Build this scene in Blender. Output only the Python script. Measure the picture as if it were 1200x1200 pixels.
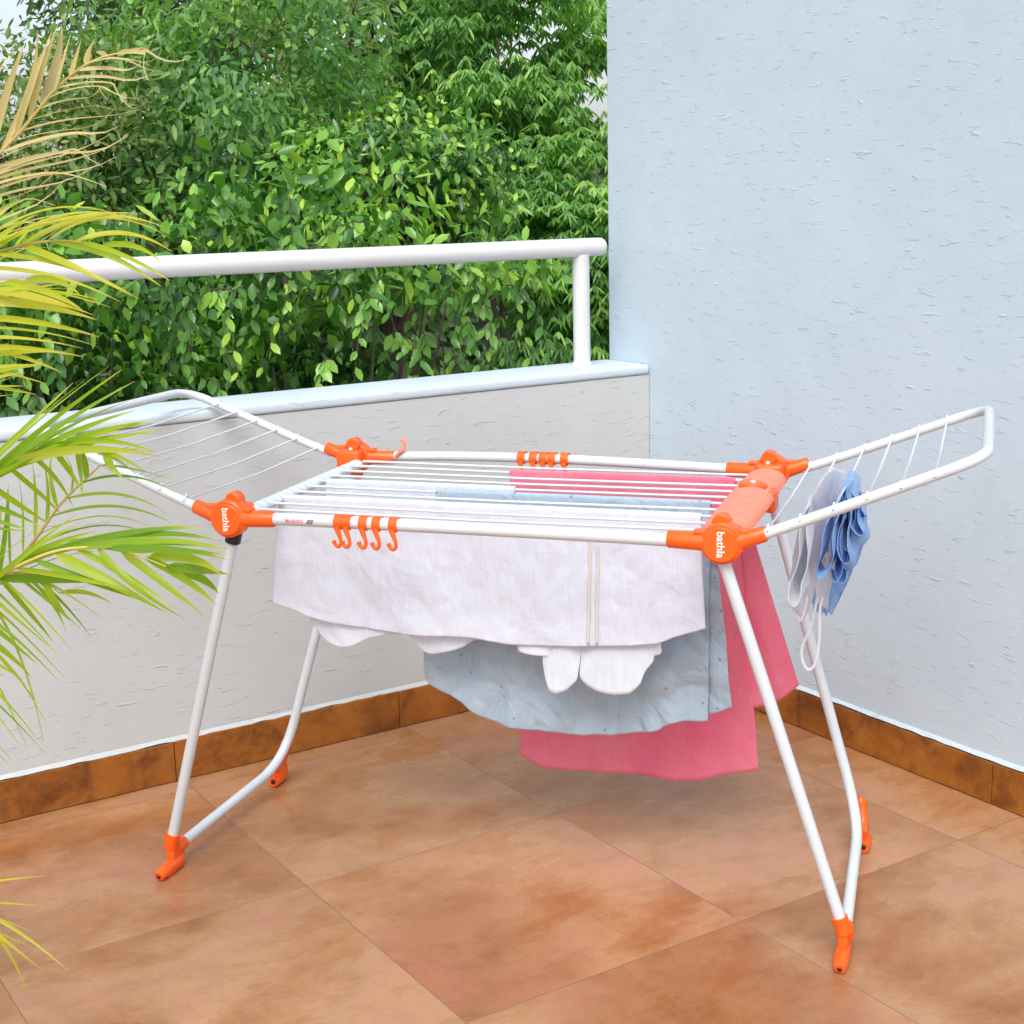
import bpy, bmesh, math, random
import numpy as np
from mathutils import Vector, Matrix

# ------------------------------------------------------------------ camera, world, light
scene = bpy.context.scene
C = scene.collection
for o in list(bpy.data.objects):
    bpy.data.objects.remove(o)

F_PX, PITCH, ROLL, EYE = 1724.2, 0.2105, -0.0227, 1.45
cr, sr, cp, sp = math.cos(ROLL), math.sin(ROLL), math.cos(PITCH), math.sin(PITCH)
AX_R = Vector((cr, sr*sp, sr*cp))
AX_U = Vector((-sr, cr*sp, cr*cp))
AX_F = Vector((0, cp, -sp))
cam_data = bpy.data.cameras.new('camera')
cam_data.sensor_width = 36
cam_data.lens = F_PX/1200*36
cam_data.clip_start = 0.05
cam_data.clip_end = 2000
cam = bpy.data.objects.new('camera', cam_data)
C.objects.link(cam)
M = Matrix.Identity(4)
for i in range(3):
    M[i][0], M[i][1], M[i][2] = AX_R[i], AX_U[i], -AX_F[i]
M[2][3] = EYE
cam.matrix_world = M
scene.camera = cam

SUN_ELEV, SUN_AZ = math.radians(52), math.radians(-172)   # azimuth from +Y, clockwise positive
world = bpy.data.worlds.new("World")
scene.world = world
world.use_nodes = True
wn = world.node_tree
wn.nodes.clear()
sky = wn.nodes.new('ShaderNodeTexSky')
sky.sky_type = 'NISHITA'
sky.sun_disc = False
sky.sun_elevation = SUN_ELEV
sky.sun_rotation = SUN_AZ
sky.dust_density = 3.0
sky.air_density = 1.0
hs = wn.nodes.new('ShaderNodeHueSaturation')
hs.inputs['Saturation'].default_value = 0.50      # thin white cloud in front of the blue
bg = wn.nodes.new('ShaderNodeBackground')
bg.inputs['Strength'].default_value = 0.15
wo = wn.nodes.new('ShaderNodeOutputWorld')
wn.links.new(sky.outputs[0], hs.inputs['Color'])
wn.links.new(hs.outputs[0], bg.inputs['Color'])
wn.links.new(bg.outputs[0], wo.inputs['Surface'])

sun = bpy.data.lights.new('sun', 'SUN')
sun.energy = 1.3
sun.angle = math.radians(35)
sun.color = (1.0, 0.98, 0.95)
sun_o = bpy.data.objects.new('sun', sun)
C.objects.link(sun_o)
sd = Vector((math.sin(SUN_AZ)*math.cos(SUN_ELEV), math.cos(SUN_AZ)*math.cos(SUN_ELEV), math.sin(SUN_ELEV)))
sun_o.rotation_euler = sd.to_track_quat('Z', 'Y').to_euler()

scene.view_settings.view_transform = 'Standard'
scene.view_settings.look = 'None'
scene.view_settings.gamma = 1
scene.view_settings.exposure = 0.62

rng = np.random.default_rng(7)
random.seed(11)

# ------------------------------------------------------------------ helpers
def at(px, py, depth):
    """point that stands 'depth' metres in front of the eye in a given direction"""
    d = AX_F + AX_R*((px-600)/F_PX) - AX_U*((py-600)/F_PX)
    return Vector((0, 0, EYE)) + d*(depth/d.y)

def tag(o, label=None, cat=None, group=None, kind=None):
    if label: o['label'] = label
    if cat: o['category'] = cat
    if group: o['group'] = group
    if kind: o['kind'] = kind
    return o

def empty(name, loc=(0, 0, 0), rz=0):
    o = bpy.data.objects.new(name, None)
    o.empty_display_size = 0.1
    o.location = loc
    o.rotation_euler = (0, 0, rz)
    C.objects.link(o)
    return o

def link(name, me, mat, parent=None, smooth=False):
    o = bpy.data.objects.new(name, me)
    C.objects.link(o)
    if mat: me.materials.append(mat)
    if smooth:
        me.polygons.foreach_set('use_smooth', [True]*len(me.polygons))
    if parent: o.parent = parent
    return o

def from_bm(name, bm, mat, parent=None, smooth=False):
    me = bpy.data.meshes.new(name)
    bmesh.ops.recalc_face_normals(bm, faces=bm.faces[:])
    bm.to_mesh(me); bm.free()
    o = link(name, me, mat, parent, smooth)
    if smooth:
        try: me.set_sharp_from_angle(angle=math.radians(42))
        except Exception: pass
    return o

def box(bm, p0, p1, bev=0.0, mtx=None):
    r = bmesh.ops.create_cube(bm, size=1)
    vs = r['verts']
    c = [(a+b)/2 for a, b in zip(p0, p1)]
    s = [abs(b-a) for a, b in zip(p0, p1)]
    for v in vs:
        v.co = Vector((v.co.x*s[0]+c[0], v.co.y*s[1]+c[1], v.co.z*s[2]+c[2]))
    if bev:
        es = list({e for v in vs for e in v.link_edges})
        g = bmesh.ops.bevel(bm, geom=es, offset=bev, segments=3, affect='EDGES', profile=0.5)
        vs = list({v for f in g['faces'] for v in f.verts} | {v for v in vs if v.is_valid})
    if mtx is not None:
        for v in vs: v.co = mtx @ v.co
    return vs

def smooth_path(pts, n=6):
    """Catmull-Rom through the points"""
    P = [Vector(p) for p in pts]
    if len(P) < 3: return P
    out = []
    for i in range(len(P)-1):
        a = P[i-1] if i else P[0]*2-P[1]
        b, c = P[i], P[i+1]
        d = P[i+2] if i+2 < len(P) else P[-1]*2-P[-2]
        for k in range(n):
            t = k/n
            out.append(0.5*((2*b)+(c-a)*t+(2*a-5*b+4*c-d)*t*t+(3*b-a-3*c+d)*t**3))
    out.append(P[-1])
    return out

def round_corner(pts, r, n=7):
    """polyline with each inner corner replaced by an arc-like bend"""
    P = [Vector(p) for p in pts]
    out = [P[0]]
    for i in range(1, len(P)-1):
        rr = r[i-1] if isinstance(r, (list, tuple)) else r
        a = P[i]+(P[i-1]-P[i]).normalized()*min(rr, (P[i-1]-P[i]).length*0.49)
        b = P[i]+(P[i+1]-P[i]).normalized()*min(rr, (P[i+1]-P[i]).length*0.49)
        for k in range(n+1):
            t = k/n
            out.append(a*(1-t)**2+P[i]*2*t*(1-t)+b*t*t)
    out.append(P[-1])
    return out

def tube(bm, pts, rad, seg=12, cap=True):
    P = [Vector(p) for p in pts]
    n = len(P)
    R = rad if isinstance(rad, (list, tuple)) else [rad]*n
    rings = []
    prev = None
    for i in range(n):
        t = (P[min(i+1, n-1)]-P[max(i-1, 0)])
        if t.length < 1e-9: t = Vector((0, 0, 1))
        t.normalize()
        if prev is None:
            up = Vector((0, 0, 1)) if abs(t.z) < 0.9 else Vector((1, 0, 0))
            a = t.cross(up).normalized()
        else:
            a = (prev-t*prev.dot(t)).normalized()
        b = t.cross(a)
        prev = a
        rings.append([bm.verts.new(P[i]+(a*math.cos(2*math.pi*k/seg)+b*math.sin(2*math.pi*k/seg))*R[i]) for k in range(seg)])
    for i in range(n-1):
        for k in range(seg):
            bm.faces.new((rings[i][k], rings[i][(k+1) % seg], rings[i+1][(k+1) % seg], rings[i+1][k]))
    if cap:
        bm.faces.new(rings[0][::-1]); bm.faces.new(rings[-1])

def disc(bm, c, axis, r, h, seg=28, bev=0.003):
    """short cylinder centred at c, softened rims"""
    ax = Vector(axis).normalized()
    c = Vector(c)
    prof = [(-h/2, r-bev), (-h/2+bev, r), (h/2-bev, r), (h/2, r-bev)]
    tube(bm, [c+ax*p[0] for p in prof], [p[1] for p in prof], seg)

# ------------------------------------------------------------------ materials
def new_mat(name):
    m = bpy.data.materials.new(name)
    m.use_nodes = True
    nt = m.node_tree
    b = nt.nodes['Principled BSDF']
    return m, nt, b

def N(nt, t, **k):
    n = nt.nodes.new(t)
    for a, v in k.items():
        if a in ('op',): n.operation = v
        elif hasattr(n, a) and not a[0].isupper(): setattr(n, a, v)
        else: n.inputs[a.replace('_', ' ')].default_value = v
    return n

def ramp(nt, src, stops):
    r = nt.nodes.new('ShaderNodeValToRGB')
    el = r.color_ramp.elements
    while len(el) < len(stops): el.new(0.5)
    for e, (p, c) in zip(el, stops):
        e.position = p
        e.color = (*c, 1) if len(c) == 3 else c
    nt.links.new(src, r.inputs[0])
    return r

def mixc(nt, fac, a, b, mode='MIX'):
    m = nt.nodes.new('ShaderNodeMix')
    m.data_type = 'RGBA'; m.blend_type = mode
    for sock, v in ((0, fac), (6, a), (7, b)):
        if hasattr(v, 'links') or hasattr(v, 'is_linked'): nt.links.new(v, m.inputs[sock])
        elif sock == 0: m.inputs[0].default_value = v
        else: m.inputs[sock].default_value = (*v, 1)
    return m.outputs[2]

def plaster(name, col, dirt):
    m, nt, b = new_mat(name)
    tc = N(nt, 'ShaderNodeTexCoord')
    mp = N(nt, 'ShaderNodeMapping'); mp.inputs['Scale'].default_value = (7, 7, 30)
    nt.links.new(tc.outputs['Object'], mp.inputs[0])
    streak = N(nt, 'ShaderNodeTexNoise', Scale=2.5, Detail=5.0, Roughness=0.62, Distortion=0.5)
    nt.links.new(mp.outputs[0], streak.inputs['Vector'])
    sm = N(nt, 'ShaderNodeMapRange'); sm.inputs[1].default_value = .60; sm.inputs[2].default_value = .73
    nt.links.new(streak.outputs[0], sm.inputs[0])
    fine = N(nt, 'ShaderNodeTexNoise', Scale=85.0, Detail=3.0, Roughness=0.6)
    nt.links.new(tc.outputs['Object'], fine.inputs['Vector'])
    und = N(nt, 'ShaderNodeTexNoise', Scale=3.0, Detail=3.0)
    nt.links.new(tc.outputs['Object'], und.inputs['Vector'])
    b1 = N(nt, 'ShaderNodeBump', Strength=0.55, Distance=0.0036)
    nt.links.new(sm.outputs[0], b1.inputs['Height'])
    b2 = N(nt, 'ShaderNodeBump', Strength=0.35, Distance=0.0018)
    nt.links.new(fine.outputs[0], b2.inputs['Height']); nt.links.new(b1.outputs[0], b2.inputs['Normal'])
    b3 = N(nt, 'ShaderNodeBump', Strength=0.5, Distance=0.012)
    nt.links.new(und.outputs[0], b3.inputs['Height']); nt.links.new(b2.outputs[0], b3.inputs['Normal'])
    nt.links.new(b3.outputs[0], b.inputs['Normal'])
    big = N(nt, 'ShaderNodeTexNoise', Scale=2.2, Detail=6.0, Roughness=0.6)
    nt.links.new(tc.outputs['Object'], big.inputs['Vector'])
    r = ramp(nt, big.outputs[0], [(0.3, dirt), (0.62, col)])
    nt.links.new(r.outputs[0], b.inputs['Base Color'])
    b.inputs['Roughness'].default_value = 0.75
    return m

def tile_mat(name, grout=True):
    m, nt, b = new_mat(name)
    tc = N(nt, 'ShaderNodeTexCoord')
    mp = N(nt, 'ShaderNodeMapping')
    nt.links.new(tc.outputs['Object'], mp.inputs[0])
    vec = mp.outputs[0]
    brick = N(nt, 'ShaderNodeTexBrick', offset=0.0, squash=1.0)
    brick.inputs['Scale'].default_value = 1.0
    brick.inputs['Brick Width'].default_value = 0.655
    brick.inputs['Row Height'].default_value = 0.664
    brick.inputs['Mortar Size'].default_value = 0.0013
    brick.inputs['Mortar Smooth'].default_value = 0.15
    brick.inputs['Color1'].default_value = (0, 0, 0, 1)
    brick.inputs['Color2'].default_value = (1, 1, 1, 1)
    brick.inputs['Mortar'].default_value = (.5, .5, .5, 1)
    mp2 = N(nt, 'ShaderNodeMapping'); mp2.inputs['Location'].default_value = (-0.231+0.655, -0.083+0.664, 0)
    nt.links.new(tc.outputs['Object'], mp2.inputs[0])
    nt.links.new(mp2.outputs[0], brick.inputs['Vector'])
    # each tile reads its own piece of the pattern
    sc = N(nt, 'ShaderNodeVectorMath', op='SCALE'); sc.inputs['Scale'].default_value = 7.0
    nt.links.new(brick.outputs['Color'], sc.inputs[0])
    ad = N(nt, 'ShaderNodeVectorMath', op='ADD')
    nt.links.new(vec, ad.inputs[0]); nt.links.new(sc.outputs[0], ad.inputs[1])
    src = ad.outputs[0] if grout else vec
    st = N(nt, 'ShaderNodeMapping'); st.inputs['Scale'].default_value = (1.0, 1.5, 1.0) if grout else (1.2, 1.2, 1.2)
    nt.links.new(src, st.inputs[0])
    n1 = N(nt, 'ShaderNodeTexNoise', Scale=2.3, Detail=9.0, Roughness=0.64, Distortion=0.25)
    nt.links.new(st.outputs[0], n1.inputs['Vector'])
    n2 = N(nt, 'ShaderNodeTexNoise', Scale=9.0, Detail=9.0, Roughness=0.7, Distortion=0.3)
    nt.links.new(st.outputs[0], n2.inputs['Vector'])
    n3 = N(nt, 'ShaderNodeTexNoise', Scale=70.0, Detail=4.0, Roughness=0.7)
    nt.links.new(src, n3.inputs['Vector'])
    if grout:
        r1 = ramp(nt, n1.outputs[0], [(0.30, (.31, .115, .032)), (0.42, (.38, .18, .075)), (0.52, (.43, .235, .12)), (0.62, (.44, .215, .135)), (0.72, (.46, .27, .165))])
        r2 = ramp(nt, n2.outputs[0], [(0.34, (.62, .52, .42)), (0.5, (1, 1, 1)), (0.66, (1.1, 1.08, 1.05))])
    else:
        r1 = ramp(nt, n1.outputs[0], [(0.3, (.16, .044, .003)), (0.5, (.27, .088, .007)), (0.7, (.38, .16, .02))])
        r2 = ramp(nt, n2.outputs[0], [(0.36, (.42, .34, .25)), (0.5, (1, 1, 1)), (0.62, (1.3, 1.25, 1.1))])
    c = mixc(nt, 0.42 if grout else 0.8, r1.outputs[0], r2.outputs[0], 'MULTIPLY')
    r3 = ramp(nt, n3.outputs[0], [(0.3, (.86, .84, .82)), (0.6, (1.04, 1.04, 1.04))])
    c = mixc(nt, 0.6, c, r3.outputs[0], 'MULTIPLY')
    if grout:
        n4 = N(nt, 'ShaderNodeTexNoise', Scale=1.15, Detail=5.0, Roughness=0.6)
        nt.links.new(src, n4.inputs['Vector'])
        r4 = ramp(nt, n4.outputs[0], [(0.36, (.74, .58, .44)), (0.50, (1, 1, 1)), (0.66, (1.03, 1.02, 1.06))])
        c = mixc(nt, 0.85, c, r4.outputs[0], 'MULTIPLY')
        tv = ramp(nt, brick.outputs['Color'], [(0, (.93, .95, .96)), (1, (1.06, 1.03, 1.02))])
        c = mixc(nt, 1.0, c, tv.outputs[0], 'MULTIPLY')
        c = mixc(nt, brick.outputs['Fac'], c, (.23, .135, .08))
    nt.links.new(c, b.inputs['Base Color'])
    rr = N(nt, 'ShaderNodeMapRange'); rr.inputs[3].default_value = .16; rr.inputs[4].default_value = .42
    nt.links.new(n1.outputs[0], rr.inputs[0]); rr.inputs[1].default_value = .35; rr.inputs[2].default_value = .65; nt.links.new(rr.outputs[0], b.inputs['Roughness'])
    bp = N(nt, 'ShaderNodeBump', Strength=0.25, Distance=0.002)
    nt.links.new(n2.outputs[0], bp.inputs['Height'])
    if not grout: rr.inputs[3].default_value = .5; rr.inputs[4].default_value = .7
    if grout:
        b2 = N(nt, 'ShaderNodeBump', Strength=0.6, Distance=0.002, invert=True)
        nt.links.new(brick.outputs['Fac'], b2.inputs['Height']); nt.links.new(bp.outputs[0], b2.inputs['Normal'])
        nt.links.new(b2.outputs[0], b.inputs['Normal'])
    else:
        nt.links.new(bp.outputs[0], b.inputs['Normal'])
    return m

def plain(name, col, rough=0.4, var=0.06, scale=30, coat=0.0, bump=0.0):
    m, nt, b = new_mat(name)
    tc = N(nt, 'ShaderNodeTexCoord')
    n = N(nt, 'ShaderNodeTexNoise', Scale=float(scale), Detail=4.0)
    nt.links.new(tc.outputs['Object'], n.inputs['Vector'])
    r = ramp(nt, n.outputs[0], [(0.3, tuple(c*(1-var) for c in col)), (0.7, tuple(min(1, c*(1+var)) for c in col))])
    nt.links.new(r.outputs[0], b.inputs['Base Color'])
    b.inputs['Roughness'].default_value = rough
    b.inputs['Coat Weight'].default_value = coat
    if bump:
        bp = N(nt, 'ShaderNodeBump', Strength=bump, Distance=0.001)
        nt.links.new(n.outputs[0], bp.inputs['Height']); nt.links.new(bp.outputs[0], b.inputs['Normal'])
    return m

def fabric(name, col, col2, trans=0.3, dots=None, weave=900, blotch=6, wrinkle=1.0):
    """cloth: woven threads as bump, soft wrinkles, a little light coming through"""
    m, nt, b = new_mat(name)
    tc = N(nt, 'ShaderNodeTexCoord')
    big = N(nt, 'ShaderNodeTexNoise', Scale=float(blotch), Detail=5.0, Roughness=.6)
    nt.links.new(tc.outputs['Object'], big.inputs['Vector'])
    r = ramp(nt, big.outputs[0], [(0.35, col2), (0.62, col)])
    c = r.outputs[0]
    mp = N(nt, 'ShaderNodeMapping'); mp.inputs['Scale'].default_value = (1.0, 1.0, 0.12)
    nt.links.new(tc.outputs['Object'], mp.inputs[0])
    thr = N(nt, 'ShaderNodeTexNoise', Scale=weave*0.25, Detail=2.0)
    nt.links.new(mp.outputs[0], thr.inputs['Vector'])
    r2 = ramp(nt, thr.outputs[0], [(0.3, (.93, .93, .93)), (0.7, (1.03, 1.03, 1.03))])
    c = mixc(nt, 0.7, c, r2.outputs[0], 'MULTIPLY')
    if dots:
        vo = N(nt, 'ShaderNodeTexVoronoi', Scale=30.0, Randomness=0.6)
        nt.links.new(tc.outputs['Object'], vo.inputs['Vector'])
        dd = ramp(nt, vo.outputs['Distance'], [(0.07, (.7, .7, .7)), (0.12, (0, 0, 0))])
        c = mixc(nt, dd.outputs[0], c, dots)
    nt.links.new(c, b.inputs['Base Color'])
    b.inputs['Roughness'].default_value = 0.85
    b.inputs['Sheen Weight'].default_value = 0.25
    wr = N(nt, 'ShaderNodeTexNoise', Scale=11.0, Detail=5.0, Roughness=0.55, Distortion=0.8)
    nt.links.new(tc.outputs['Object'], wr.inputs['Vector'])
    b1 = N(nt, 'ShaderNodeBump', Strength=0.55, Distance=0.012*wrinkle)
    nt.links.new(wr.outputs[0], b1.inputs['Height'])
    b2 = N(nt, 'ShaderNodeBump', Strength=0.4, Distance=0.0008)
    nt.links.new(thr.outputs[0], b2.inputs['Height']); nt.links.new(b1.outputs[0], b2.inputs['Normal'])
    nt.links.new(b2.outputs[0], b.inputs['Normal'])
    tr = N(nt, 'ShaderNodeBsdfTranslucent'); nt.links.new(c, tr.inputs['Color'])
    mx = N(nt, 'ShaderNodeMixShader'); mx.inputs[0].default_value = trans
    nt.links.new(b.outputs[0], mx.inputs[1]); nt.links.new(tr.outputs[0], mx.inputs[2])
    nt.links.new(mx.outputs[0], nt.nodes['Material Output'].inputs['Surface'])
    return m

def leaf_mat(name, cols, rough=0.42, trans=0.35):
    trans += .1
    """cols: three colours picked per leaf by its own random number"""
    m, nt, b = new_mat(name)
    a = N(nt, 'ShaderNodeAttribute'); a.attribute_name = 'leaf'
    r = ramp(nt, a.outputs['Fac'], [(i/(len(cols)-1), c) for i, c in enumerate(cols)])
    nt.links.new(r.outputs[0], b.inputs['Base Color'])
    b.inputs['Roughness'].default_value = rough
    tr = N(nt, 'ShaderNodeBsdfTranslucent')
    lt = mixc(nt, 1.0, r.outputs[0], (1.25, 1.5, .55), 'MULTIPLY')
    nt.links.new(lt, tr.inputs['Color'])
    mx = N(nt, 'ShaderNodeMixShader'); mx.inputs[0].default_value = trans
    nt.links.new(b.outputs[0], mx.inputs[1]); nt.links.new(tr.outputs[0], mx.inputs[2])
    nt.links.new(mx.outputs[0], nt.nodes['Material Output'].inputs['Surface'])
    return m

MT = {}
MT['wall_blue'] = plaster('pale_blue_plaster', (.515, .62, .69), (.48, .585, .66))
MT['wall_grey'] = plaster('white_plaster', (.52, .545, .55), (.485, .51, .51))
MT['cap'] = plaster('sky_tinted_coping', (.58, .67, .73), (.53, .62, .69))  # bluer than the parapet: sky light on its top put into the colour
MT['tile'] = tile_mat('terracotta_tile')
MT['skirt'] = tile_mat('skirting_tile', False)
MT['rail'] = plain('white_rail_paint', (.66, .67, .68), 0.35, 0.03, 9, bump=.2)
MT['tube'] = plain('white_powder_coat', (.60, .655, .70), 0.28, 0.02, 20)
MT['orange'] = plain('orange_plastic', (.90, .115, .008), 0.33, 0.05, 25)
MT['pinkbar'] = plain('faded_coral_plastic', (.93, .235, .15), 0.38, 0.06, 25)
MT['black'] = plain('black_plastic', (.012, .012, .014), 0.4)
MT['screw'] = plain('steel_screw', (.6, .6, .6), 0.3)
MT['white_text'] = plain('white_print', (.9, .9, .9), 0.5, 0.0)
MT['pink_text'] = plain('pink_print', (.75, .18, .28), 0.5, 0.0)
MT['dark_text'] = plain('dark_print', (.04, .04, .05), 0.5, 0.0)
MT['pink'] = fabric('pink_cotton', (.95, .33, .44), (.95, .25, .40), 0.45)
MT['blue'] = fabric('grey_blue_cotton', (.47, .58, .68), (.42, .53, .64), 0.22, dots=(.30, .16, .22), blotch=4, wrinkle=2.4)
MT['white'] = fabric('lilac_white_cotton', (.85, .885, .985), (.83, .86, .95), 0.35)
MT['cream'] = fabric('cream_cotton', (.80, .77, .73), (.77, .74, .69), 0.25)
MT['sky'] = fabric('light_blue_cotton', (.46, .70, .95), (.36, .61, .93), 0.5)
MT['lace'] = fabric('white_lace', (.90, .93, .97), (.87, .90, .95), 0.5, weave=500)
MT['hedge'] = leaf_mat('ficus_leaf', [(.018, .060, .018), (.085, .24, .04), (.26, .52, .07), (.50, .70, .10)], .28, .14)  # darkest stop also carries the painted shade low in the shrubs
MT['dark'] = leaf_mat('dark_leaf', [(.05, .145, .05), (.15, .33, .09), (.38, .58, .14)], .38, .3)
MT['olive'] = leaf_mat('olive_leaf', [(.11, .19, .06), (.22, .32, .10), (.40, .46, .17)], .5, .35)
MT['pinnate'] = leaf_mat('pinnate_leaf', [(.09, .24, .075), (.24, .46, .12), (.50, .68, .18)], .42, .3)
MT['far'] = leaf_mat('far_leaf', [(.05, .11, .05), (.10, .17, .07), (.17, .24, .11)], .6, .3)
MT['palm'] = leaf_mat('palm_leaflet', [(.17, .32, .025), (.30, .44, .03), (.44, .52, .035), (.50, .36, .13)], .36, .42)
MT['palm_yellow'] = leaf_mat('yellow_palm_leaflet', [(.27, .42, .03), (.42, .52, .04), (.56, .55, .05), (.52, .38, .15)], .36, .42)
MT['palm_dry'] = leaf_mat('dry_palm_leaflet', [(.42, .33, .17), (.60, .47, .20), (.62, .55, .38)], .6, .25)
MT['rachis'] = plain('palm_stalk', (.55, .42, .12), .45, .2, 12)
MT['bark'] = plain('bark', (.085, .065, .048), .9, .35, 9, bump=.8)
MT['pot'] = plain('clay_pot', (.38, .15, .07), .8, .15, 12, bump=.5)
MT['soil'] = plain('soil', (.05, .035, .025), .95, .4, 40, bump=.9)
MT['ground'] = plain('ground', (.055, .085, .03), .95, .45, .6, bump=.5)

# ------------------------------------------------------------------ the place
A = 0.5747
CORNER = Vector((0.424, 4.4187, 0))
WL = Vector((-math.cos(A), -math.sin(A), 0))       # along the parapet, away from the corner
WR_ = Vector((math.sin(A), -math.cos(A), 0))       # along the tall wall, towards the eye
PAR_H, THK, SK_H = 0.950, 0.203, 0.106
wall_m = Matrix(((WL.x, WR_.x, 0, CORNER.x), (WL.y, WR_.y, 0, CORNER.y), (0, 0, 1, 0), (0, 0, 0, 1)))
# local frame of the walls: x = along parapet, y = along tall wall, z up

def wobj(name, bm, mat, parent=None, smooth=False):
    # left-handed frame: mirror is baked into the mesh, the object only carries position and turn
    rot = math.atan2(WL.y, WL.x)
    base = Matrix.Translation(CORNER) @ Matrix.Rotation(rot, 4, 'Z')
    for v in bm.verts: v.co = base.inverted() @ (wall_m @ v.co)
    o = from_bm(name, bm, mat, parent, smooth)
    if not parent: o.matrix_world = base
    return o

ground_bm = bmesh.new()
g = 400
vs = [ground_bm.verts.new(p) for p in ((-g, -g, -3.4), (g, -g, -3.4), (g, g, -3.4), (-g, g, -3.4))]
ground_bm.faces.new(vs)
tag(from_bm('ground', ground_bm, MT['ground']), kind='structure')

bm = bmesh.new()
box(bm, (0.001, 0.001, -0.22), (6.2, 5.2, 0))
floor = wobj('floor', bm, MT['tile']); tag(floor, kind='structure')

# the parapet (rounded top edges)
bm = bmesh.new()
box(bm, (0.002, -THK, -3.38), (6.2, -0.001, PAR_H-0.03), 0.0)
par = wobj('parapet_wall', bm, MT['wall_grey'])
tag(par, 'low white plastered parapet wall with a tiled skirting, under the white handrail', 'wall')
bm = bmesh.new()
box(bm, (0.002, -THK-0.012, PAR_H-0.03+0.001), (6.2, 0.004, PAR_H), 0.009)
wobj('coping', bm, MT['cap'], par, True)

def skirting(parent, horizontal):
    # cut tiles of 0.66 m with thin joints; slightly uneven top like the plaster line above it
    bm = bmesh.new()
    k = 0; s = 0.014
    while s < 5.2:
        e = min(s+0.655*(0.36 if k == 0 and horizontal else 1), 6.0)
        h = SK_H+random.uniform(-.0025, .0025)
        if horizontal: box(bm, (s, 0.0005, 0.002), (e-0.0022, 0.0125, h), 0.0015)
        else: box(bm, (0.0005, s, 0.002), (0.0125, e-0.0022, h), 0.0015)
        s = e; k += 1
    return wobj('skirting', bm, MT['skirt'], parent)

tw_bm = bmesh.new()
box(tw_bm, (-0.22, -THK+0.0, -3.38), (-0.0, 5.6, 5.2), 0.004)
tw = wobj('tall_wall', tw_bm, MT['wall_blue'])
tag(tw, 'tall pale blue rough plastered wall on the right, rising above the handrail end', 'wall')
def child_wall(name, bm, mat, parent):
    o = wobj(name, bm, mat, parent)
    return o
skirting(par, True)
skirting(tw, False)
# ragged paint line: thin lip of plaster over the skirting tiles
for parent, hor, mat in ((par, True, MT['wall_grey']), (tw, False, MT['wall_blue'])):
    bm = bmesh.new()
    pts = []; s = 0.02
    top = []; bot = []
    while s < 5.1:
        z = SK_H+0.001+0.004*random.random()**2
        top.append((s, SK_H+0.012)); bot.append((s, z)); s += 0.035
    V1 = []; V2 = []
    for (a, zt), (_, zb) in zip(top, bot):
        P1 = (a, 0.0003, zt) if hor else (0.0003, a, zt)
        P2 = (a, 0.0085, zb) if hor else (0.0085, a, zb)
        V1.append(bm.verts.new(P1)); V2.append(bm.verts.new(P2))
    for i in range(len(V1)-1):
        bm.faces.new((V1[i], V1[i+1], V2[i+1], V2[i]))
    wobj('plaster_lip', bm, mat, parent)

# railing
R_OFF, R_H = -0.125, 1.300
rl = empty('railing', wall_m @ Vector((0.10, R_OFF, PAR_H)))
tag(rl, 'white painted tubular handrail on short posts along the parapet top', 'railing')
def rail_part(name, bm, smooth=True):
    off = wall_m @ Vector((0.10, R_OFF, PAR_H))
    for v in bm.verts: v.co = (wall_m @ v.co)-off
    return from_bm(name, bm, MT['rail'], rl, smooth)
bm = bmesh.new()
pr = [(0.074, .012), (0.078, .022), (0.086, .0265), (0.098, .0275), (6.1, .0275)]
tube(bm, [(p[0], R_OFF, R_H) for p in pr], [p[1] for p in pr], 24)
rail_part('handrail', bm)
for s in (0.160, 2.75, 5.4):
    bm = bmesh.new()
    tube(bm, [(s, R_OFF, PAR_H-.001), (s, R_OFF, PAR_H+.008), (s, R_OFF, PAR_H+.012), (s, R_OFF, R_H-.02)], [.031, .030, .0255, .0255], 20)
    rail_part('post', bm)

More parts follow.
